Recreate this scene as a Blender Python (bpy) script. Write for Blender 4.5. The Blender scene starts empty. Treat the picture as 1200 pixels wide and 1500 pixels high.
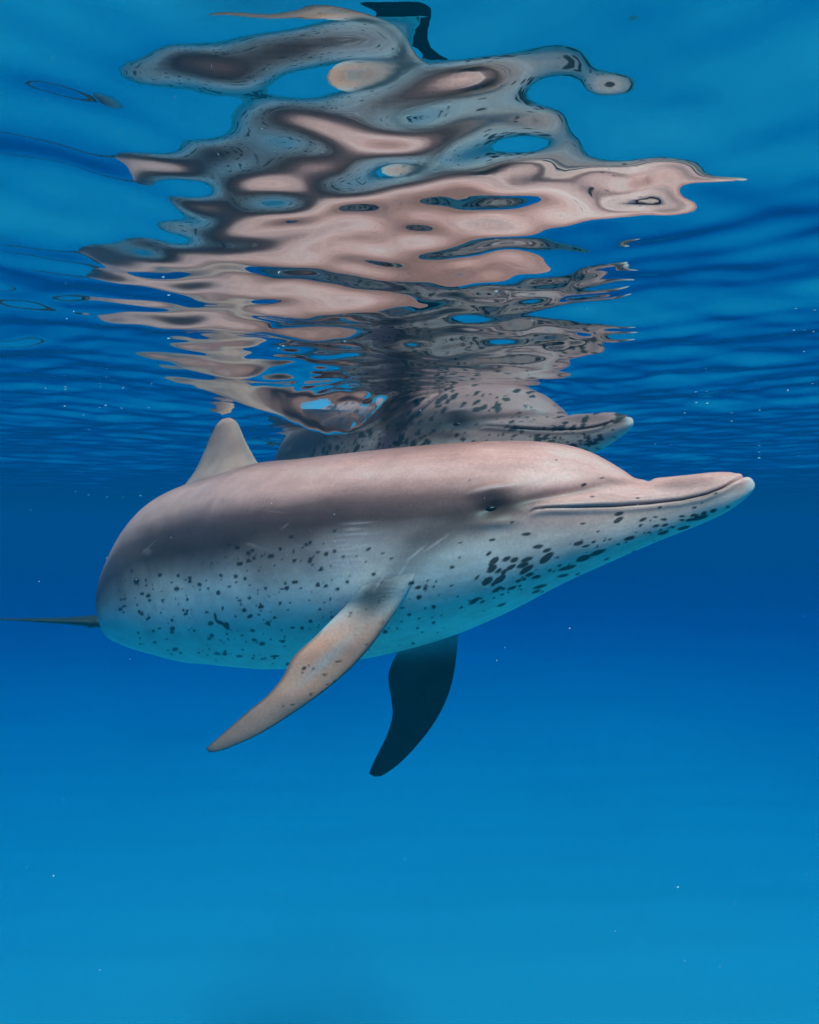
import bpy, math, random
import numpy as np

# ------------------------------------------------------------------ camera, world, sun, exposure
sc = bpy.context.scene
W0, H0, F, HOR = 1200, 1500, 1039.0, 765.0        # photograph pixels, focal length in them, horizon row
CAM_DEPTH = 0.268                                  # metres of water above the lens
cam_d = bpy.data.cameras.new("camera")
cam = bpy.data.objects.new("camera", cam_d)
sc.collection.objects.link(cam)
cam.location = (0, 0, -CAM_DEPTH)
cam.rotation_euler = (math.radians(90), 0, 0)
cam_d.sensor_width = 36
cam_d.lens = F / H0 * 36
cam_d.shift_y = (HOR - H0 / 2) / H0
cam_d.clip_start = 0.01
cam_d.clip_end = 1000
sc.camera = cam

SUN_DIR = np.array([0.10, -0.565, 0.82]); SUN_DIR /= np.linalg.norm(SUN_DIR)   # towards the sun
world = bpy.data.worlds.new("World"); sc.world = world
world.use_nodes = True
wn = world.node_tree.nodes; wl = world.node_tree.links
wn.clear()
sky = wn.new("ShaderNodeTexSky"); sky.sky_type = 'NISHITA'; sky.sun_disc = False
sky.sun_elevation = math.asin(SUN_DIR[2])
sky.sun_rotation = math.atan2(SUN_DIR[0], SUN_DIR[1])
bg = wn.new("ShaderNodeBackground"); bg.inputs[1].default_value = 0.12
wo = wn.new("ShaderNodeOutputWorld")
wl.new(sky.outputs[0], bg.inputs[0]); wl.new(bg.outputs[0], wo.inputs[0])

sun_d = bpy.data.lights.new("sun", 'SUN'); sun_d.energy = 5.0; sun_d.angle = math.radians(18)
sun_d.color = (1.0, 0.89, 0.78)
sun = bpy.data.objects.new("sun", sun_d); sc.collection.objects.link(sun)
from mathutils import Vector, Matrix
sun.rotation_euler = Vector(SUN_DIR).to_track_quat('Z', 'Y').to_euler()
sun.location = (1, -4, 8)

sc.view_settings.view_transform = 'Standard'
sc.view_settings.look = 'None'
sc.view_settings.gamma = 1
sc.view_settings.exposure = 0.2
cy = sc.cycles
cy.use_denoising = True
cy.use_adaptive_sampling = True; cy.adaptive_threshold = 0.025; cy.adaptive_min_samples = 24
cy.max_bounces = 6; cy.diffuse_bounces = 3; cy.glossy_bounces = 4; cy.transmission_bounces = 4
cy.volume_bounces = 2; cy.transparent_max_bounces = 12
cy.blur_glossy = 0.3
cy.sample_clamp_indirect = 6

# ------------------------------------------------------------------ helpers
rng = np.random.default_rng(7)

def P(px, py, D):
    """photograph pixel + distance along the view axis -> world point"""
    return np.array([(px - 600) / F * D, D, -CAM_DEPTH + (HOR - py) / F * D])

def project(V):
    D = np.maximum(V[:, 1], 1e-3)
    return 600 + V[:, 0] / D * F, HOR - (V[:, 2] + CAM_DEPTH) / D * F

def smooth(a, b, x):
    t = np.clip((x - a) / (b - a), 0, 1)
    return t * t * (3 - 2 * t)

def vnoise(p, seed=0):
    """value noise, p (N,3)"""
    i = np.floor(p).astype(np.int64); f = p - i
    f = f * f * (3 - 2 * f)
    out = 0
    for dx in (0, 1):
        for dy in (0, 1):
            for dz in (0, 1):
                n = ((i[:, 0] + dx) * 374761393 + (i[:, 1] + dy) * 668265263 + (i[:, 2] + dz) * 2147483647 + seed * 974634777)
                n = (n ^ (n >> 13)) * 1274126177 & 0x7fffffff
                n = (n ^ (n >> 16)) & 0xffff
                w = (f[:, 0] if dx else 1 - f[:, 0]) * (f[:, 1] if dy else 1 - f[:, 1]) * (f[:, 2] if dz else 1 - f[:, 2])
                out = out + w * (n / 65535.0)
    return out

def fbm(p, seed=0, octaves=3):
    s = 0; a = 0.5; t = 0
    for o in range(octaves):
        s = s + a * vnoise(p * (2 ** o), seed + o); t += a; a *= 0.5
    return s / t

def spline(xs, ys, q):
    """Catmull-Rom / PCHIP-like (monotone-limited) interpolation of columns ys at q"""
    xs = np.asarray(xs, float); ys = np.asarray(ys, float)
    one = ys.ndim == 1
    if one: ys = ys[:, None]
    h = np.diff(xs)[:, None]; d = np.diff(ys, axis=0) / h
    m = np.zeros_like(ys)
    m[0], m[-1] = d[0], d[-1]
    same = d[:-1] * d[1:] > 0
    w1 = 2 * h[1:] + h[:-1]; w2 = h[1:] + 2 * h[:-1]
    with np.errstate(divide='ignore', invalid='ignore'):
        hm = (w1 + w2) / (w1 / d[:-1] + w2 / d[1:])
    m[1:-1] = np.where(same, hm, 0)
    k = np.clip(np.searchsorted(xs, q) - 1, 0, len(xs) - 2)
    t = ((q - xs[k]) / h[k, 0])[:, None]
    hk = h[k]
    r = ((1 + 2 * t) * (1 - t) ** 2 * ys[k] + t * (1 - t) ** 2 * hk * m[k]
         + t * t * (3 - 2 * t) * ys[k + 1] + t * t * (t - 1) * hk * m[k + 1])
    return r[:, 0] if one else r

def catmull(xs, ys, q):
    xs = np.asarray(xs, float); ys = np.asarray(ys, float)
    m = np.gradient(ys, xs, axis=0)
    k = np.clip(np.searchsorted(xs, q) - 1, 0, len(xs) - 2)
    h = (xs[k + 1] - xs[k])[:, None]; t = ((q - xs[k])[:, None]) / h
    return ((1 + 2 * t) * (1 - t) ** 2 * ys[k] + t * (1 - t) ** 2 * h * m[k]
            + t * t * (3 - 2 * t) * ys[k + 1] + t * t * (t - 1) * h * m[k + 1])

def mesh_obj(name, V, Fq, mat, parent=None, col=None, smooth_shade=True):
    me = bpy.data.meshes.new(name)
    V = np.asarray(V, np.float32); Fq = np.asarray(Fq, np.int32)
    n = Fq.shape[1]
    me.vertices.add(len(V)); me.vertices.foreach_set("co", V.ravel())
    me.loops.add(Fq.size); me.loops.foreach_set("vertex_index", Fq.ravel())
    me.polygons.add(len(Fq)); me.polygons.foreach_set("loop_start", np.arange(0, Fq.size, n, dtype=np.int32))
    me.update(calc_edges=True)
    if smooth_shade:
        me.polygons.foreach_set("use_smooth", np.ones(len(Fq), bool))
    if col is not None:
        a = me.attributes.new("skin_colour", 'FLOAT_COLOR', 'POINT')
        c = np.ones((len(V), 4), np.float32); c[:, :3] = col
        a.data.foreach_set("color", c.ravel())
    me.materials.append(mat)
    o = bpy.data.objects.new(name, me); sc.collection.objects.link(o)
    if parent: o.parent = parent
    return o

def grid_faces(nr, nc, wrap):
    r = np.arange(nr - 1)[:, None]; c = np.arange(nc if wrap else nc - 1)[None, :]
    c2 = (c + 1) % nc
    a = r * nc + c; b = r * nc + c2; d = (r + 1) * nc + c2; e = (r + 1) * nc + c
    return np.stack([a, b, d, e], -1).reshape(-1, 4)

# ------------------------------------------------------------------ materials
def new_mat(name):
    m = bpy.data.materials.new(name); m.use_nodes = True
    m.node_tree.nodes.clear()
    return m, m.node_tree.nodes, m.node_tree.links

def mat_water():
    m, n, l = new_mat("water_surface")
    fr = n.new("ShaderNodeFresnel"); fr.inputs["IOR"].default_value = 1.333
    tr = n.new("ShaderNodeBsdfTransparent")
    gl = n.new("ShaderNodeBsdfGlossy"); gl.inputs["Roughness"].default_value = 0.0
    mx = n.new("ShaderNodeMixShader"); out = n.new("ShaderNodeOutputMaterial")
    l.new(fr.outputs[0], mx.inputs[0]); l.new(tr.outputs[0], mx.inputs[1]); l.new(gl.outputs[0], mx.inputs[2])
    l.new(mx.outputs[0], out.inputs["Surface"])
    return m

def mat_volume():
    m, n, l = new_mat("sea_water_volume")
    s = n.new("ShaderNodeVolumeScatter"); a = n.new("ShaderNodeVolumeAbsorption")
    ss = np.array([0.0002, 0.0180, 0.0262]); aa = np.array([0.44, 0.117, 0.049])
    ds = ss.max(); s.inputs["Density"].default_value = ds; s.inputs["Color"].default_value = (*(ss / ds), 1)
    # the scatter node also absorbs (1 - colour) * density; take that off the absorption node
    aa = np.maximum(aa - 0.0 * ss, 0)
    da = 0.44; a.inputs["Density"].default_value = da; a.inputs["Color"].default_value = (*(1 - aa / da), 1)
    add = n.new("ShaderNodeAddShader"); out = n.new("ShaderNodeOutputMaterial")
    l.new(s.outputs[0], add.inputs[0]); l.new(a.outputs[0], add.inputs[1]); l.new(add.outputs[0], out.inputs["Volume"])
    return m

def mat_sand():
    m, n, l = new_mat("pale_sand")
    b = n.new("ShaderNodeBsdfPrincipled"); out = n.new("ShaderNodeOutputMaterial")
    t = n.new("ShaderNodeTexNoise"); t.inputs["Scale"].default_value = 0.35; t.inputs["Detail"].default_value = 4
    r = n.new("ShaderNodeValToRGB")
    r.color_ramp.elements[0].color = (0.46, 0.58, 0.56, 1); r.color_ramp.elements[1].color = (0.58, 0.71, 0.69, 1)
    tc = n.new("ShaderNodeTexCoord")
    l.new(tc.outputs["Object"], t.inputs["Vector"])
    l.new(t.outputs[0], r.inputs[0]); l.new(r.outputs[0], b.inputs["Base Color"])
    b.inputs["Roughness"].default_value = 0.95
    l.new(b.outputs[0], out.inputs["Surface"])
    return m

def mat_skin():
    m, n, l = new_mat("dolphin_skin")
    b = n.new("ShaderNodeBsdfPrincipled"); out = n.new("ShaderNodeOutputMaterial")
    at = n.new("ShaderNodeAttribute"); at.attribute_name = "skin_colour"
    tc = n.new("ShaderNodeTexCoord")
    nz = n.new("ShaderNodeTexNoise"); nz.inputs["Scale"].default_value = 260; nz.inputs["Detail"].default_value = 4
    rp = n.new("ShaderNodeMapRange"); rp.inputs[1].default_value = 0.3; rp.inputs[2].default_value = 0.7
    rp.inputs[3].default_value = 0.90; rp.inputs[4].default_value = 1.10
    mul = n.new("ShaderNodeVectorMath"); mul.operation = 'SCALE'
    l.new(tc.outputs["Object"], nz.inputs["Vector"]); l.new(nz.outputs[0], rp.inputs[0])
    l.new(at.outputs["Color"], mul.inputs[0]); l.new(rp.outputs[0], mul.inputs["Scale"])
    l.new(mul.outputs[0], b.inputs["Base Color"])
    b.inputs["Roughness"].default_value = 0.42
    b.inputs["Specular IOR Level"].default_value = 0.22
    n2 = n.new("ShaderNodeTexNoise"); n2.inputs["Scale"].default_value = 60; n2.inputs["Detail"].default_value = 3
    l.new(tc.outputs["Object"], n2.inputs["Vector"])
    bp = n.new("ShaderNodeBump"); bp.inputs["Strength"].default_value = 0.12; bp.inputs["Distance"].default_value = 0.004
    l.new(n2.outputs[0], bp.inputs["Height"]); l.new(bp.outputs[0], b.inputs["Normal"])
    l.new(b.outputs[0], out.inputs["Surface"])
    return m

def mat_plain(name, col, rough, spec=0.5):
    m, n, l = new_mat(name)
    b = n.new("ShaderNodeBsdfPrincipled"); out = n.new("ShaderNodeOutputMaterial")
    b.inputs["Base Color"].default_value = (*col, 1); b.inputs["Roughness"].default_value = rough
    b.inputs["Specular IOR Level"].default_value = spec
    l.new(b.outputs[0], out.inputs["Surface"])
    return m

M_WATER, M_VOL, M_SAND, M_SKIN = mat_water(), mat_volume(), mat_sand(), mat_skin()
M_EYE = mat_plain("dark_eye", (0.012, 0.010, 0.010), 0.3, 0.3)
M_SPECK = mat_plain("white_speck", (0.85, 0.85, 0.82), 0.6)

# ------------------------------------------------------------------ the sea: surface, floor, water body
SEA_DEPTH = 3.7
R_FAR = 150.0

def axis(dense_lo, dense_hi, step, far_lo, far_hi, growth):
    a = list(np.arange(dense_lo, dense_hi + 1e-6, step))
    d = step
    while a[-1] < far_hi: d *= growth; a.append(a[-1] + d)
    d = step; lo = []
    x = dense_lo
    while x > far_lo: d *= growth; x -= d; lo.append(x)
    return np.array(lo[::-1] + a)

HUMPS = [  # local heaps and dips of the surface: x, y, rx, ry, height
    (-0.15, 1.50, .17, .085, -.080),
    (0.13, 1.52, .16, .12, .02),
]
WAVE_SEED = 22
RINGLETS = [(0.02, 1.52, .042, .0016, .20), (-0.12, 1.46, .036, .0013, .13), (0.22, 1.5, .05, .0014, .16)]
def wave_height(X, Y):
    r = np.random.default_rng(WAVE_SEED)
    Z = np.zeros_like(X)
    dist = np.sqrt(X ** 2 + Y ** 2)
    n = 70
    for i in range(n):
        lam = 0.040 * (1.5 / 0.040) ** ((i + r.random()) / n)
        k = 2 * math.pi / lam
        ang = math.radians(90) + r.normal(0, 0.62)
        ph = r.random() * 6.283
        slope = 0.0105 * np.interp(lam, [.04, .08, .2, .5, 1.5], [.6, 1.3, 1.3, .65, .35])
        fade = 1 / (1 + (dist / (lam * 45)) ** 4)
        Z += slope / k * math.sqrt(2) * np.sin(k * (math.cos(ang) * X + math.sin(ang) * Y) + ph) * fade
    # small ripples shed where the second dolphin breaks the surface
    for (hx, hy, lam, amp, ext) in RINGLETS:
        d = np.sqrt((X - hx) ** 2 + (Y - hy) ** 2)
        Z += amp * np.sin(2 * math.pi * d / lam) * np.exp(-(d / ext) ** 2)
    for (hx, hy, rx, ry, hh) in HUMPS:
        Z += hh * np.exp(-((X - hx) / rx) ** 2 - ((Y - hy) / ry) ** 2)
    return Z

def build_sea():
    xs = axis(-1.5, 1.5, 0.007, -R_FAR, R_FAR, 1.035)
    ys = axis(0.15, 3.4, 0.006, -R_FAR, R_FAR, 1.03)
    X, Y = np.meshgrid(xs, ys)
    Z = wave_height(X, Y)
    V = np.stack([X, Y, Z], -1).reshape(-1, 3)
    o = mesh_obj("water", V, grid_faces(len(ys), len(xs), False), M_WATER)
    o["kind"] = "structure"
    # sandy floor
    xs = axis(-12, 12, 0.25, -R_FAR, R_FAR, 1.12); ys = axis(-6, 24, 0.25, -R_FAR, R_FAR, 1.12)
    X, Y = np.meshgrid(xs, ys)
    p = np.stack([X.ravel() * 0.25, Y.ravel() * 0.25, np.zeros(X.size)], -1)
    Z = -SEA_DEPTH + 0.35 * (fbm(p, 3, 4) - 0.5) + 0.02 * np.sin(Y.ravel() * 9 + 3 * vnoise(p * 2, 9))
    V = np.stack([X.ravel(), Y.ravel(), Z], -1)
    o = mesh_obj("sea_floor", V, grid_faces(len(ys), len(xs), False), M_SAND)
    o["kind"] = "structure"
    # body of water as one closed box of even density
    e = R_FAR + 8; z0, z1 = -SEA_DEPTH - 1.0, 0.6
    V = [(x, y, z) for z in (z0, z1) for y in (-e, e) for x in (-e, e)]
    Fq = [(0, 2, 3, 1), (4, 5, 7, 6), (0, 1, 5, 4), (2, 6, 7, 3), (0, 4, 6, 2), (1, 3, 7, 5)]
    o = mesh_obj("haze", V, Fq, M_VOL, smooth_shade=False)
    o["kind"] = "stuff"
    o["label"] = "clear blue sea water filling the space around the dolphins"
    o["category"] = "water"

# ------------------------------------------------------------------ dolphin
# rings along the spine: centre column, top row, bottom row, distance, half width (m), widest level (0 top..1 bottom)
RINGS = [
    (1106, 704, 714, 0.944, 0.006, 0.500),
    (1100, 698, 724, 0.946, 0.015, 0.500),
    (1085, 692, 738, 0.953, 0.023, 0.500),
    (1060, 690, 750, 0.963, 0.028, 0.533),
    (1020, 694, 768, 0.980, 0.032, 0.527),
    (980, 698, 784, 0.996, 0.037, 0.512),
    (950, 700, 795, 1.008, 0.044, 0.505),
    (942, 698, 798, 1.012, 0.049, 0.520),
    (928, 688, 804, 1.018, 0.057, 0.560),
    (905, 673, 814, 1.028, 0.068, 0.596),
    (875, 659, 828, 1.040, 0.082, 0.609),
    (835, 650, 846, 1.057, 0.100, 0.592),
    (780, 645, 873, 1.080, 0.120, 0.553),
    (715, 646, 903, 1.110, 0.140, 0.521),
    (650, 651, 930, 1.150, 0.158, 0.495),
    (560, 660, 956, 1.230, 0.180, 0.476),
    (480, 669, 970, 1.340, 0.196, 0.475),
    (400, 679, 977, 1.490, 0.202, 0.493),
    (300,  712, 970, 1.670, 0.192, .50),
    (234,  788, 956, 1.850, 0.152, .50),
    (202,  842, 946, 2.030, 0.108, .50),
    (182,  872, 942, 2.180, 0.066, .50),
    (165,  888, 936, 2.300, 0.034, .50),
    (152,  906, 922, 2.380, 0.020, .50),
]

def spine_table():
    C, ru, rd, w = [], [], [], []
    for (x, t, b, D, hw, lv) in RINGS:
        cyy = t + (b - t) * lv
        C.append(P(x, cyy, D)); ru.append((cyy - t) / F * D); rd.append((b - cyy) / F * D); w.append(hw)
    C = np.array(C)
    s = np.concatenate([[0], np.cumsum(np.linalg.norm(np.diff(C, axis=0), axis=1))])
    return s, C, np.array(ru), np.array(rd), np.array(w)

def theta_axis(n_right, n_left):
    # right (camera) side 0..pi fine, left side coarser
    a = np.linspace(-0.35, math.pi + 0.35, n_right, endpoint=False)
    b = np.linspace(math.pi + 0.35, 2 * math.pi - 0.35, n_left, endpoint=False)
    return np.concatenate([a, b])

MOUTH = np.array([(777, 751), (783, 746), (800, 744), (850, 743.5), (900, 742), (950, 738), (1000, 732), (1035, 724),
                  (1060, 714), (1078, 703), (1090, 697.5), (1108, 694)], float)

def body_grid(ns, n_right, n_left):
    s, C, ru, rd, w = spine_table()
    L = s[-1]
    q = np.linspace(0, 1, ns)
    q = L * (0.78 * q + 0.22 * q ** 2)                 # finer towards the head
    q[1:12] = L * 0.0008 + q[12] * (np.arange(1, 12) / 12) ** 1.6
    q[0] = 0
    Cq = catmull(s, C, q)
    ker = np.ones(9) / 9
    for _ in range(2):
        pad = np.pad(Cq, ((4, 4), (0, 0)), mode='reflect', reflect_type='odd')
        Cq = np.stack([np.convolve(pad[:, i], ker, 'valid') for i in range(3)], -1)
    RU, RD, WW = (spline(s, a, q) for a in (ru, rd, w))
    k2 = np.ones(31) / 31
    RD, WW = (np.convolve(np.pad(a, 15, mode='reflect', reflect_type='odd'), k2, 'valid') for a in (RD, WW))
    tip = np.clip(q / 0.004, 0, 1) ** .5; RD = np.maximum(RD, 1e-4) * tip; WW = np.maximum(WW, 1e-4) * tip; RU = RU * tip   # rounded tip of the snout
    T = -np.gradient(catmull(s, C, q), q, axis=0); T /= np.linalg.norm(T, axis=1)[:, None]   # towards the head
    # gentle smoothing of the tangents
    ker = np.ones(25) / 25
    T = np.stack([np.convolve(np.pad(T[:, i], 12, mode='edge'), ker, 'valid') for i in range(3)], -1)
    T /= np.linalg.norm(T, axis=1)[:, None]
    U = np.array([0, 0, 1.0]) - T * T[:, 2:3]; U /= np.linalg.norm(U, axis=1)[:, None]
    S = np.cross(T, U)                                 # right side of the animal
    th = theta_axis(n_right, n_left)
    ct, st = np.cos(th), np.sin(th)
    ex = 0.92
    cs = np.sign(ct) * np.abs(ct) ** ex; ss_ = np.sign(st) * np.abs(st) ** ex
    rad = np.where(ct[None, :] > 0, RU[:, None], RD[:, None])
    V = (Cq[:, None, :] + U[:, None, :] * (cs[None, :] * rad)[..., None]
         + S[:, None, :] * (ss_[None, :] * WW[:, None])[..., None])
    return q, th, V, L, WW

SPOTS1 = [(350,605,18,7,-5),(233,625,13,6,-15),(388,648,20,9,-10),(418,661,17,8,-20),(417,686,33,14,-38),(525,637,20,8,-15),(550,646,16,5,-15),
 (540,570,12,4,-5),(222,672,12,7,-40),(240,697,24,12,-40),(281,690,18,9,-25),(308,693,18,9,-25),(350,692,24,9,-20),(338,710,26,11,-20),(297,718,20,9,-30),
 (233,722,22,13,-40),(255,730,14,8,-30),(272,735,16,8,-45),(350,725,34,11,-35),(360,742,18,8,-20),(383,750,18,7,-15),(216,765,24,13,-35),(260,758,26,12,-35),
 (322,764,12,6,-20),(250,793,22,7,-30),(300,788,20,6,-20),(395,783,28,7,-15),(382,800,18,6,-20),(173,832,24,9,-30),(200,834,12,5,-20),(182,752,14,5,-50),
 (265,845,18,5,-20),(540,688,28,12,-20),(590,668,34,9,-20),(487,720,34,8,-15),(472,746,22,6,-12),(697,620,24,8,-15),(662,537,18,8,-15),(660,558,20,9,-30),
 (742,557,16,6,-25),(725,487,8,4,0),(545,436,12,6,-20),(572,480,8,4,0),(990,469,7,5,0),(917,516,9,5,-10),(1030,514,8,5,0),(980,527,14,8,-20),(950,535,12,8,-20),
 (935,550,34,9,-15),(905,557,20,6,-10),(880,585,24,7,-15),(815,600,20,7,-20),(818,575,14,6,-20),(815,556,12,6,0),(842,582,10,5,0),(787,578,14,6,-15),(875,545,12,5,0),
 (875,558,12,5,0),(765,600,8,4,0),(720,600,6,3,0),(785,548,8,4,0),(97,717,9,6,-10),(125,684,6,4,0),(450,355,5,3,0),(160,423,4,4,0),(605,415,10,3,-10),(660,640,8,4,0),
 (620,690,10,4,-20),(95,780,8,4,-20),(35,783,7,5,-20),(5,790,8,6,0),(125,635,6,4,0),(405,520,5,3,0),(300,565,8,5,-20)]
SPOTS2 = [(550,493,10,6,0),(524,485,5,4,0),(588,538,9,6,0),(558,546,11,7,-10),(660,523,12,7,-10),(690,498,7,5,0),(726,459,8,5,0),(867,440,6,4,-20),(840,516,9,7,-20),
 (896,524,5,4,0),(978,499,9,6,-40),(738,606,11,6,-5),(822,566,9,5,-15),(840,619,8,5,-20),(880,626,8,5,-15),(695,629,7,4,0),(428,615,8,6,0),(396,592,7,5,0),(358,585,6,5,0),
 (207,571,5,5,0),(456,627,4,4,0),(388,663,5,5,0),(590,657,7,5,-20),(558,666,8,5,-10),(495,738,17,6,25),(479,718,5,14,-10),(265,666,6,5,0),(338,730,6,5,0),(338,769,6,6,0),
 (170,695,8,6,0),(240,710,6,6,0),(650,740,8,6,-15),(672,722,7,4,-10),(730,754,9,4,0),(557,847,12,4,0),(672,847,16,4,-5),(487,840,12,3,0),(545,718,5,4,0),(1140,623,11,6,-20),
 (1142,655,8,8,-40),(1165,620,5,4,0),(1190,621,5,4,0),(630,520,5,4,0),(641,516,4,4,0),(1030,640,4,3,0),(1088,690,9,3,0)]

def main_spots():
    r = np.random.default_rng(5)
    out = []
    for (x, y, a, b, g) in SPOTS1: out.append((620 + x * .4333, 520 + y * .4333, a * .39, b * .36, g))
    for (x, y, a, b, g) in SPOTS2: out.append((100 + x * .45, 580 + y * .45, a * .45, b * .45, g))
    # the fine peppering of the flank and belly
    n = 0
    while n < 330:
        x, y = r.uniform(150, 800), r.uniform(770, 975)
        lo = np.interp(x, [150, 260, 420, 560, 640, 800], [850, 830, 795, 790, 850, 860])
        hi = np.interp(x, [150, 260, 420, 600, 800], [930, 968, 974, 945, 860])
        if y < lo or y > hi: continue
        dens = 1.0 if x < 470 else 0.55
        if r.random() > dens: continue
        a = min(4.6, 0.9 + r.exponential(1.05)); b = a * r.uniform(.55, .95)
        out.append((x, y, a, b, r.uniform(-35, 10))); n += 1
    for _ in range(60):
        t = r.random()
        x = 700 + 330 * t; y = np.interp(x, [700, 800, 900, 1030], [880, 835, 790, 750]) + r.normal(0, 14)
        a = 0.9 + r.exponential(1.2)
        out.append((x, y, a, a * .6, r.uniform(-40, -5)))
    return out

def spot_mask(px, py, spots, edge=0.9, wob=None):
    m = np.zeros(len(px))
    for (x, y, a, b, g) in spots:
        R = max(a, b) + 3
        idx = np.nonzero((np.abs(px - x) < R) & (np.abs(py - y) < R))[0]
        if not len(idx): continue
        c, s_ = math.cos(math.radians(g)), math.sin(math.radians(g))
        dx, dy = px[idx] - x, py[idx] - y
        u = (dx * c + dy * s_) / a; v = (-dx * s_ + dy * c) / b
        d = np.sqrt(u * u + v * v)
        if wob is not None: d = d * (0.86 + 0.3 * wob[idx])
        e = edge / min(a, b)
        m[idx] = np.maximum(m[idx], 1 - smooth(1 - e * .5, 1 + e * .5, d))
    return m

def lerp(c, target, m):
    return c + (np.asarray(target)[None, :] - c) * m[:, None]

def gblob(px, py, x, y, rx, ry, ang=0):
    c, s_ = math.cos(math.radians(ang)), math.sin(math.radians(ang))
    u = ((px - x) * c + (py - y) * s_) / rx; v = (-(px - x) * s_ + (py - y) * c) / ry
    return np.exp(-(u * u + v * v))

def skin_colour(V, s, th, L, spotted=0.0):
    """pigment of the body, upper-flank highlight painted in, for points with spine position s and ring angle th; drawn on one flank, mirrored to the other"""
    px, py = V[:, 0], V[:, 1]          # flank map (photograph columns/rows of the right flank)
    t = s / L
    v = np.abs(((th + math.pi) % (2 * math.pi)) - math.pi) / math.pi       # 0 back .. 1 belly
    p3 = np.stack([s * 6, th * 2.2, np.zeros_like(s)], -1)
    n1 = fbm(p3, 11, 4) - .5
    n2 = fbm(np.stack([s * 38, th * 7, np.zeros_like(s)], -1), 23, 4) - .5
    vv = v + n1 * 0.07 + np.interp(t, [0, .17, .3, .5, .62, .8, 1], [.0, .0, -.02, -.02, -.04, -.05, .1])
    xs = [0, .10, .19, .30, .37, .435, .49, .56, .72, .86, 1]
    R = [.27, .33, .52, .46, .14, .080, .22, .52, .66, .74, .78]
    G = [.165, .21, .35, .32, .10, .064, .205, .53, .66, .76, .78]
    B = [.14, .18, .31, .285, .095, .062, .20, .51, .60, .64, .65]
    c = np.stack([np.interp(vv, xs, k) for k in (R, G, B)], -1)  # pale upper-flank band: cape colour with part of its lighting painted in
    # head: paler, pinkish brow and beak
    head = 1 - smooth(.10, .19, t)
    hc = np.stack([np.interp(v, [0, .15, .35, .5, .62, .8, 1], k) for k in
                   ([.42, .60, .56, .36, .48, .64, .74], [.27, .42, .40, .28, .41, .61, .74], [.235, .375, .36, .255, .385, .54, .64])], -1)
    c = c + (hc - c) * head[:, None]
    right = (t < .62)
    dark = np.array([.034, .026, .025])
    def blob(amount, *a, tgt=dark):
        nonlocal c
        c = lerp(c, tgt, np.exp(-(-np.log(gblob(px, py, *a) + 1e-12)) ** 1.5) * amount * right)
    blob(.95, 724, 741, 44, 24, -10, tgt=(.020, .016, .016))                    # eye patch
    blob(.6, 775, 733, 44, 10, -20)                   # stripe eye to brow
    blob(.45, 850, 716, 60, 7, -10)
    blob(.35, 905, 704, 40, 6, 5)
    blob(.40, 1010, 706, 45, 8, -3)                    # smudge on the beak
    blob(.25, 985, 712, 25, 7, -3)
    blob(.5, 680, 765, 34, 20, 20)
    blob(.5, 620, 800, 80, 26, -42)                   # stripe eye to flipper
    blob(.75, 552, 868, 34, 17, -40)                   # root of the flipper
    blob(.6, 300, 785, 100, 40, 0)
    blob(.55, 235, 808, 38, 34, 0)
    blob(.45, 450, 760, 150, 22, -3)
    blob(.25, 630, 668, 90, 12, -3, tgt=(.16, .11, .10))
    blob(.30, 760, 655, 40, 8, 5, tgt=(.20, .14, .13))
    blob(.30, 830, 672, 40, 16, 20, tgt=(.58, .50, .47))
    blob(.35, 590, 690, 130, 14, -3, tgt=(.55, .47, .45))  # pale streak, more of the painted upper-flank highlight
    blob(.40, 715, 716, 26, 4, -12, tgt=(.62, .55, .54))
    blob(.30, 520, 815, 60, 36, 0, tgt=(.46, .47, .50))
    blob(.55, 497, 898, 26, 9, -20, tgt=(.55, .50, .54))
    # rake marks: pale parallel scratches
    rr = np.random.default_rng(3)
    for i in range(11):
        yy = 768 + i * 7.3 + rr.uniform(-2, 2); x0 = 528 - i * 3.6 + rr.uniform(-10, 10)
        blob(rr.uniform(.1, .34), x0, yy, 21 + rr.uniform(-9, 9), rr.uniform(1.3, 2.4), -3 + rr.uniform(-3, 3), tgt=(.62, .62, .64))
    for (x, y, l, a) in ((640, 795, 22, -35), (590, 835, 16, -55), (560, 850, 14, -60), (610, 810, 18, -40)):
        blob(.35, x, y, l, 1.6, a, tgt=(.66, .64, .66))
    blob(.5, 211, 815, 1.8, 14, -20, tgt=(.06, .05, .05)); blob(.35, 216, 808, 6, 5, 0, tgt=(.30, .25, .24))
    # faint old scratches, then mottling and streaks along the body
    for i in range(46):
        x, y = rr.uniform(180, 900), rr.uniform(660, 900)
        if abs(x - 740) < 90 and abs(y - 735) < 60: continue
        a = rr.choice([-40, -25, -8, 20, 70]) + rr.normal(0, 8)
        blob(rr.uniform(.05, .16), x, y, rr.uniform(5, 24), rr.uniform(.9, 1.5), a, tgt=(.60, .55, .55) if rr.random() < .6 else (.07, .06, .06))
    n3 = fbm(np.stack([s * 14 + th * 3, th * 16, np.zeros_like(s)], -1), 51, 4) - .5
    n4 = fbm(np.stack([s * 120, th * 24, np.zeros_like(s)], -1), 57, 3) - .5
    blot = smooth(.10, .24, n2 + .5 * n3) * (1 - smooth(.05, .20, v))
    c = c * (1 + n2 * 0.30 + n1 * .2 + n3 * .22 + n4 * .12)[:, None]
    c = lerp(c, (.13, .085, .075), blot * .45)
    wt = (1 - smooth(.36, .56, vv))[:, None]
    return np.clip(c * (np.array([1.62, .90, .83]) * wt + np.array([1.45, 1.0, .93]) * (1 - wt)), np.array([.008]), .85)

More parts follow.
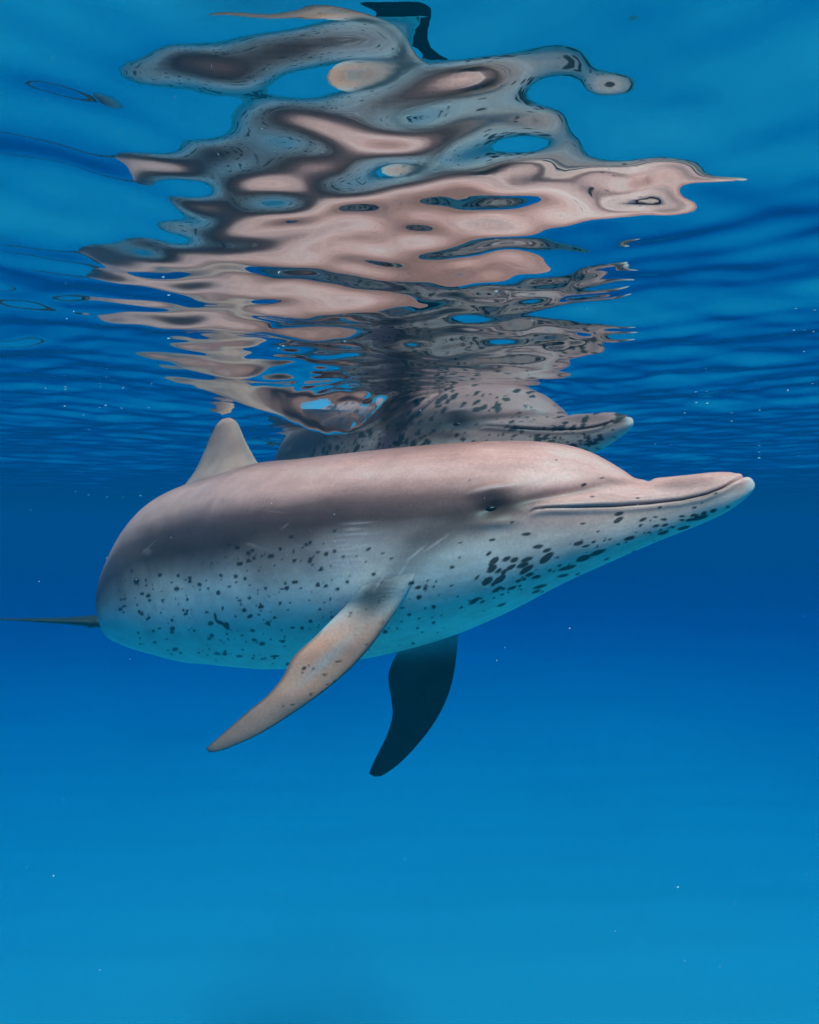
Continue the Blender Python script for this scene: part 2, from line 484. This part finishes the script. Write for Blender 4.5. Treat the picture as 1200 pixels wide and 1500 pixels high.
def fin_grid(stations, nspan, nchord, twist=0.0):
    """stations: (leading edge xyz, trailing edge xyz, thickness); closed aerofoil sections lofted along the span"""
    le = np.array([a[0] for a in stations]); te = np.array([a[1] for a in stations]); tk = np.array([a[2] for a in stations])
    k = np.linspace(0, 1, len(stations)); q = np.linspace(0, 1, nspan) ** 0.85
    LE, TE, TK = catmull(k, le, q), catmull(k, te, q), spline(k, tk, q)
    mid = (LE + TE) / 2
    sp = np.gradient(mid, axis=0); ch = TE - LE
    N = np.cross(sp, ch); N /= np.linalg.norm(N, axis=1)[:, None] + 1e-9
    N[-1] = N[-2]
    a = np.linspace(0, 2 * math.pi, nchord, endpoint=False)
    u = (1 - np.cos(a)) / 2
    prof = np.where(a <= math.pi, 1, -1) * (1.2 * np.sqrt(u) * (1 - u) + .12 * np.sin(math.pi * u)) * 0.95
    V = LE[:, None, :] + ch[:, None, :] * u[None, :, None] + N[:, None, :] * (prof[None, :] * TK[:, None])[..., None]
    return V, np.repeat(q, nchord), np.tile(u, nspan)

def px_stations(rows):
    return [(P(*r[0]), P(*r[1]), r[2]) for r in rows]

NEAR_FLIPPER = px_stations([
    ((618, 822, 1.010), (548, 838, 1.040), .012),
    ((608, 844, 1.014), (534, 858, 1.045), .016),
    ((597, 866, 1.022), (514, 880, 1.056), .021),
    ((584, 890, 1.030), (490, 905, 1.064), .023),
    ((565, 918, 1.038), (463, 932, 1.066), .021),
    ((540, 951, 1.047), (431, 961, 1.065), .018),
    ((508, 985, 1.055), (413, 993, 1.069), .016),
    ((468, 1018, 1.062), (391, 1019, 1.075), .014),
    ((425, 1048, 1.075), (362, 1043, 1.090), .011),
    ((383, 1074, 1.090), (336, 1066, 1.105), .008),
    ((342, 1093, 1.108), (313, 1086, 1.118), .005),
    ((318, 1101, 1.120), (303, 1096, 1.124), .003),
    ((308, 1102, 1.126), (304, 1099, 1.127), .001),
])
FAR_FLIPPER = px_stations([
    ((668, 880, 1.28), (598, 905, 1.30), .026),
    ((671, 925, 1.29), (590, 945, 1.32), .023),
    ((669, 957, 1.30), (576, 968, 1.33), .020),
    ((664, 992, 1.31), (569, 992, 1.34), .017),
    ((654, 1025, 1.32), (573, 1022, 1.345), .014),
    ((638, 1056, 1.33), (575, 1048, 1.35), .011),
    ((616, 1086, 1.34), (567, 1077, 1.355), .008),
    ((588, 1116, 1.35), (552, 1107, 1.36), .005),
    ((562, 1135, 1.358), (543, 1127, 1.362), .003),
    ((549, 1138, 1.36), (541, 1133, 1.362), .001),
])
DORSAL_FIN = px_stations([
    ((430, 712, 1.50), (205, 810, 1.98), .09),
    ((403, 690, 1.545), (232, 765, 1.93), .066),
    ((380, 680, 1.60), (258, 726, 1.90), .040),
    ((368, 662, 1.64), (284, 692, 1.87), .023),
    ((359, 645, 1.67), (298, 664, 1.84), .018),
    ((352, 628, 1.70), (308, 640, 1.80), .014),
    ((346, 617, 1.72), (316, 624, 1.77), .009),
    ((338, 612, 1.74), (325, 614, 1.76), .003),
])
def fluke_rows(sgn):
    root = P(141, 909, 2.36)
    lat = np.array([-0.90, -0.42, 0.06]); fwd = np.array([0.42, -0.90, 0.07])
    if sgn < 0: lat = np.array([0.80, 0.58, -0.02])
    rows = []
    for (b, f, bk, tk) in ((-.02, .10, -.03, .040), (.03, .085, -.045, .030), (.08, .06, -.065, .020), (.14, .025, -.085, .013),
                           (.20, -.02, -.105, .006), (.25, -.065, -.125, .004), (.285, -.11, -.138, .0015), (.295, -.133, -.14, .0006)):
        b *= 1.25
        rows.append((root + lat * b + fwd * f, root + lat * b + fwd * bk, tk))
    return rows

SNAG = main_spots()
FIN_SPOTS = []
for (x, y, a, b, g) in [(452,433,12,6,-50),(487,437,7,4,-30),(447,452,5,4,0),(590,407,11,4,0),(533,460,11,4,0),(574,486,7,4,30),(527,532,12,5,30),(478,537,7,4,0),
                        (405,579,9,5,0),(620,452,8,4,-40),(470,420,4,3,0),(495,553,5,3,0),(368,583,5,3,0),(545,498,5,3,0),(560,350,5,3,0),(655,300,6,3,0),(700,340,5,3,0),
                        (1035,450,9,4,0),(928,534,9,8,-40),(912,492,4,4,0),(972,562,5,3,0),(940,684,6,3,0)]:
    FIN_SPOTS.append((280 + x * .3667, 820 + y * .3667, a * .3667, b * .3667, g))

def fin_colour(V, q, u, kind):
    px, py = project(V)
    n = fbm(V * 22, 31, 4) - .5
    n2 = fbm(V * 70, 37, 3) - .5
    edge = np.minimum(u, 1 - u)
    if kind == 'near':
        c = np.repeat([[.82, .275, .18]], len(V), 0)
        c = lerp(c, (.33, .24, .22), (1 - smooth(.12, .36, q)) * .85)
        c = lerp(c, (.13, .11, .11), smooth(.5, 1, q) * .8)
        c = lerp(c, (.07, .065, .07), (1 - smooth(0, .10, edge)) * .75)
        c = lerp(c, (.07, .065, .07), gblob(px, py, 548, 888, 24, 13, -40) * .85)
        c = lerp(c, (.60, .53, .50), gblob(px, py, 472, 922, 34, 4, -38) * .7)
        c = lerp(c, (.48, .41, .39), gblob(px, py, 480, 965, 60, 9, -42) * .5)
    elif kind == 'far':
        c = np.repeat([[.06, .055, .055]], len(V), 0)  # near-black base paints in the shade the body throws on this flipper
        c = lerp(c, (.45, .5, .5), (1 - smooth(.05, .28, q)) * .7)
    elif kind == 'dorsal':
        c = np.repeat([[.74, .30, .22]], len(V), 0)
        c = lerp(c, (.15, .13, .13), (1 - smooth(0, .13, edge)) * .5)
        c = lerp(c, (.24, .21, .205), (1 - smooth(.0, .35, q)) * .8)
    else:
        c = np.repeat([[.05, .035, .035]], len(V), 0)
    c = c * (1 + .45 * n + .2 * n2)[:, None]
    if kind in ('near', 'far'):
        c = lerp(c, (.02, .02, .022), spot_mask(px, py, FIN_SPOTS, wob=n + .5) * .9)
    return np.clip(c, .01, .8)

def build_dolphin(xf, ns, nr, nl, extra_spots, label, group):
    """xf: 4x4 numpy transform from the near dolphin's place to this one's"""
    q, th, G, L, WW = body_grid(ns, nr, nl)
    nS, nT = len(q), len(th)
    V = G.reshape(-1, 3).copy()
    sA = np.repeat(q, nT); tA = np.tile(th, nS)
    # normals
    du = np.gradient(G, axis=0); dv = np.roll(G, -1, 1) - np.roll(G, 1, 1)
    N = np.cross(dv, du).reshape(-1, 3); N /= np.linalg.norm(N, axis=1)[:, None] + 1e-12
    cen = np.repeat(G.mean(1), nT, 0)
    if ((V - cen) * N).sum(1).mean() < 0: N = -N
    # flank map: pixel position of the right-flank point with the same (s, |angle|)
    Gm = G.reshape(nS, nT, 3)
    mp = np.zeros((nS, nT, 2))
    thw = ((th + math.pi) % (2 * math.pi)) - math.pi
    order = np.argsort(th[(th >= 0) & (th <= math.pi)])
    ridx = np.nonzero((th >= 0) & (th <= math.pi))[0]
    fx, fy = project(V); fx = fx.reshape(nS, nT); fy = fy.reshape(nS, nT)
    for i in range(nS):
        mp[i, :, 0] = np.interp(np.abs(thw), th[ridx], fx[i, ridx]); mp[i, :, 1] = np.interp(np.abs(thw), th[ridx], fy[i, ridx])
    MP = mp.reshape(-1, 2)
    px, py = MP[:, 0], MP[:, 1]
    col = skin_colour(MP, sA, tA, L)
    wob = fbm(np.stack([px * .12, py * .12, px * 0], -1), 41, 3)
    sm = spot_mask(px, py, SNAG, wob=wob) * (sA < .62 * L)
    if extra_spots:
        r = np.random.default_rng(77); ex = []
        for _ in range(950):
            x = r.uniform(300, 1090); y = r.uniform(650, 960)
            a = 1.6 + r.exponential(2.6)
            ex.append((x, y, min(a, 9), min(a, 9) * r.uniform(.5, .9), r.uniform(-50, 0)))
        sm = np.maximum(sm, spot_mask(px, py, ex, wob=wob) * (sA < .7 * L))
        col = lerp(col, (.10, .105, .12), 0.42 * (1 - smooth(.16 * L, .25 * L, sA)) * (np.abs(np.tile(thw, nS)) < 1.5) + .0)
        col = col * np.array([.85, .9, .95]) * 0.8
    # mouth: a groove, darker inside, pale lip below
    my = np.interp(px, MOUTH[:, 0], MOUTH[:, 1])
    inm = smooth(774, 782, px)
    d = (py - my)
    groove = np.exp(-(d / 1.4) ** 2) * inm
    lip = (np.exp(-((d - 6) / 4) ** 2) + .8 * np.exp(-((d + 5) / 3.5) ** 2)) * inm
    V = V + N * (-0.0034 * groove + 0.0016 * lip)[:, None]
    col = lerp(col, (.03, .025, .028), np.exp(-(d / 1.05) ** 2) * inm * .92)
    # pale worn tip of the lower jaw
    col = lerp(col, (.74, .70, .68), smooth(1086, 1104, px) * smooth(-2, 6, d) * .5)
    # eye socket and brow ridge, crease at the base of the melon
    V = V + N * (0.006 * gblob(px, py, 716, 718, 34, 8, -10) - 0.006 * gblob(px, py, 722, 744, 24, 10, -8)
                 + 0.004 * gblob(px, py, 725, 766, 34, 8, -5))[:, None]
    V = V - N * (0.004 * gblob(px, py, 950, 699, 6, 5, 0))[:, None]
    # furrow from brow to beak and the flipper's shoulder
    V = V + N * (-0.005 * gblob(px, py, 830, 722, 80, 9, -12) + 0.006 * gblob(px, py, 860, 738, 90, 9, -4)
                 + 0.010 * gblob(px, py, 540, 862, 45, 30, -40))[:, None]
    col = lerp(col, (.022, .022, .025), sm * .93)
    Fq = grid_faces(nS, nT, True)
    # close the tail end
    parts_V, parts_F, parts_C = [V], [Fq], [col]
    off = len(V)
    def add(Vg, nsp, nch, cc):
        nonlocal off
        parts_V.append(Vg.reshape(-1, 3)); parts_F.append(grid_faces(nsp, nch, True) + off); parts_C.append(cc)
        off += nsp * nch
    from mathutils.kdtree import KDTree
    def fuse(Vg, cc, k):
        # fillet between fin and body: both surfaces swell towards each other and share their pigment
        Vf = Vg.reshape(-1, 3); B = parts_V[0]; bc = parts_C[0]
        lo, hi = Vf.min(0) - k, Vf.max(0) + k
        near = np.nonzero(((B > lo) & (B < hi)).all(1))[0]
        kf = KDTree(len(Vf))
        for i, p in enumerate(Vf): kf.insert(p, i)
        kf.balance()
        kb = KDTree(len(near))
        for j, i in enumerate(near): kb.insert(B[i], j)
        kb.balance()
        db = np.full(len(near), 9.0); ib = np.zeros(len(near), int)
        for j, i in enumerate(near):
            _, ii, dd = kf.find(B[i]); db[j] = dd; ib[j] = ii
        df = np.full(len(Vf), 9.0); jf = np.zeros(len(Vf), int)
        for i, p in enumerate(Vf):
            _, jj, dd = kb.find(p); df[i] = dd; jf[i] = jj
        gu = np.gradient(Vg, axis=0); gv = np.roll(Vg, -1, 1) - np.roll(Vg, 1, 1)
        Nf = np.cross(gv, gu).reshape(-1, 3); Nf /= np.linalg.norm(Nf, axis=1)[:, None] + 1e-12
        cf = np.repeat(Vg.mean(1), Vg.shape[1], 0)
        if ((Vf - cf) * Nf).sum(1).mean() < 0: Nf = -Nf
        inside = ((Vf - B[near[jf]]) * N[near[jf]]).sum(1) < 0
        Vn = Vf + Nf * (np.maximum(k - df, 0) ** 2 / (5 * k) * ~inside)[:, None]
        B[near] += N[near] * (np.maximum(k - db, 0) ** 2 / (4 * k))[:, None]
        oldb = bc[near].copy(); oldf = cc.copy()
        wb = .5 * np.exp(-(db / (k * .45)) ** 2); bc[near] += (oldf[ib] - oldb) * wb[:, None]
        wf = np.where(inside, .5, .5 * np.exp(-(df / (k * .45)) ** 2)); cc += (oldb[jf] - oldf) * wf[:, None]
        return Vn
    def seat(Vg, cc, qq):
        # the flipper's root lies flush in the skin and lifts off it gradually
        Vf = Vg.reshape(-1, 3); B = parts_V[0]; bc = parts_C[0]
        lo, hi = Vf.min(0) - .05, Vf.max(0) + .05
        near = np.nonzero(((B > lo) & (B < hi)).all(1))[0]
        kb = KDTree(len(near))
        for j, i in enumerate(near): kb.insert(B[i], j)
        kb.balance()
        jf = np.zeros(len(Vf), int)
        for i, p in enumerate(Vf): jf[i] = kb.find(p)[1]
        Bn, Nn = B[near[jf]], N[near[jf]]
        front = np.tile(np.arange(Vg.shape[1]) <= Vg.shape[1] // 2, Vg.shape[0])
        gu = np.gradient(Vg, axis=0); gv = np.roll(Vg, -1, 1) - np.roll(Vg, 1, 1)
        Nf = np.cross(gv, gu).reshape(-1, 3); cf = np.repeat(Vg.mean(1), Vg.shape[1], 0)
        if ((Vf - cf) * Nf).sum(1).mean() < 0: Nf = -Nf
        front = (Nf * Nn).sum(1) > 0
        h = ((Vf - Bn) * Nn).sum(1)
        off = np.where(front, -.0015 + .0045 * smooth(0, .16, qq), -.010)
        w = 1 - smooth(.05, .40, qq)
        Vn = Vf + Nn * ((off - h) * w)[:, None]
        wc = (1 - smooth(.12, .40, qq))
        cc += (bc[near[jf]] - cc) * wc[:, None]
        return Vn
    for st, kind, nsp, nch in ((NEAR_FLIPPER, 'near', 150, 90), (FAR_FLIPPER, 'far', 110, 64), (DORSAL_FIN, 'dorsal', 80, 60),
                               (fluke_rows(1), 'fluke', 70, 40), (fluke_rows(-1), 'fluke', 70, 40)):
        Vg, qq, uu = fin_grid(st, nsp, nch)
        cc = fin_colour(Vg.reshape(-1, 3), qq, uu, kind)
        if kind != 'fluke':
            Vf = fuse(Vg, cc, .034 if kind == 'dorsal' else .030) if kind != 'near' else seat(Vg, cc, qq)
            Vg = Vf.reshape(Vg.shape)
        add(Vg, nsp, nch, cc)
    V = np.concatenate(parts_V); Fq = np.concatenate(parts_F); col = np.concatenate(parts_C)
    V4 = np.concatenate([V, np.ones((len(V), 1))], 1) @ xf.T
    V = V4[:, :3]
    base = V[:len(N)].mean(0)
    e = bpy.data.objects.new("dolphin", None); sc.collection.objects.link(e)
    e.location = base; e.empty_display_size = .2
    e["label"] = label; e["category"] = "dolphin"; e["group"] = group
    body = mesh_obj("body", V - base, Fq, M_SKIN, e, col)
    # consistent outward normals
    import bmesh
    bm = bmesh.new(); bm.from_mesh(body.data); bmesh.ops.recalc_face_normals(bm, faces=bm.faces); bm.to_mesh(body.data); bm.free()
    # eyes
    Gt = np.concatenate([G.reshape(-1, 3), np.ones((nS * nT, 1))], 1)
    for side in (1, -1):
        want = np.hypot(px - 718, py - 744) + 1e3 * (np.sign(np.tile(thw, nS)) != side)
        i = int(np.argmin(want))
        c0 = (Gt[i] @ xf.T)[:3]; nn = xf[:3, :3] @ N[i]; nn /= np.linalg.norm(nn)
        tl = (Gt[i - nT * 3] - Gt[i + nT * 3])[:3]; tl = xf[:3, :3] @ tl; tl -= nn * tl.dot(nn); tl /= np.linalg.norm(tl)
        bi = np.cross(nn, tl)
        a = np.linspace(0, math.pi, 13)[:, None]; b = np.linspace(0, 2 * math.pi, 24, endpoint=False)[None, :]
        pts = (tl * (np.sin(a) * np.cos(b))[..., None] * .0095 + bi * (np.sin(a) * np.sin(b))[..., None] * .0042
               + nn * (np.cos(a) * np.ones_like(b))[..., None] * .007)
        pts = pts.reshape(-1, 3) + c0 - nn * .0090 - base
        mesh_obj("eye", pts, grid_faces(13, 24, True), M_EYE, e)
    return e

build_sea()
I4 = np.eye(4)
build_dolphin(I4, 760, 300, 90, False, "large pinkish grey dolphin swimming fully under water with flippers spread", "dolphins under the surface")

def rigid(anchor, target, yaw, pitch=0.0, roll=0.0, scale=1.0):
    R = np.array((Matrix.Rotation(math.radians(yaw), 3, 'Z') @ Matrix.Rotation(math.radians(pitch), 3, 'Y') @ Matrix.Rotation(math.radians(roll), 3, 'X')))
    M = np.eye(4); M[:3, :3] = R * scale; M[:3, 3] = target - (R * scale) @ anchor
    return M
M2 = rigid(P(718, 744, 1.0), P(672, 621, 1.42), -20, 8.5, 0, .97)
build_dolphin(M2, 420, 170, 50, True, "darker heavily spotted dolphin behind, its head breaking the water surface", "dolphins under the surface")

# ------------------------------------------------------------------ drifting specks and flattened white beads standing in for surface glints
def build_specks():
    r = np.random.default_rng(12)
    spots = [(98,467,1.6),(110,490,1.0),(247,496,2.6),(415,507,2.2),(408,510,1.4),(505,500,1.8),(727,427,3.0),(95,595,1.8),(155,594,2.0),(146,597,1.2),
             (178,598,1.2),(218,597,1.4),(1163,484,1.8),(1178,515,1.4),(1192,486,1.4),(1003,605,1.6),(1020,590,1.8),(1036,591,2.2),(1072,617,1.6),(1113,601,1.6),
             (1112,671,2.4),(1190,562,1.2),(130,725,1.4),(157,728,1.4),(206,726,1.8),(248,726,1.8),(111,720,1.2),(1170,668,1.2),(780,470,1.2),(860,452,1.2)]
    pts = []
    for (x, y, rad) in spots:
        D = min(3.0, max(.5, CAM_DEPTH * .93 / max((HOR - y) / F, .09)))
        pts.append((P(x, y, D), rad / F * D * .62, (1.5, 1, .6)))  # flattened beads just under the surface, mostly standing for glints on it
    for _ in range(170):
        x, y, D = r.uniform(0, 1200), r.uniform(560, 1450), r.uniform(.5, 2.2)
        pts.append((P(x, y, D), .0002 + .0005 * r.random() ** 3, (1, 1, 1)))
    a = np.linspace(0, math.pi, 6)[:, None]; b = np.linspace(0, 2 * math.pi, 8, endpoint=False)[None, :]
    S = np.stack([np.sin(a) * np.cos(b), np.sin(a) * np.sin(b), np.cos(a) * np.ones_like(b)], -1).reshape(-1, 3)
    f0 = grid_faces(6, 8, True)
    V = np.concatenate([S * np.array(sq) * rad + c for (c, rad, sq) in pts]); Fq = np.concatenate([f0 + i * len(S) for i in range(len(pts))])
    o = mesh_obj("specks_and_glints", V, Fq, M_SPECK)
    o["kind"] = "stuff"; o["label"] = "tiny white specks drifting in the water, and white beads standing for surface glints"; o["category"] = "specks"
build_specks()
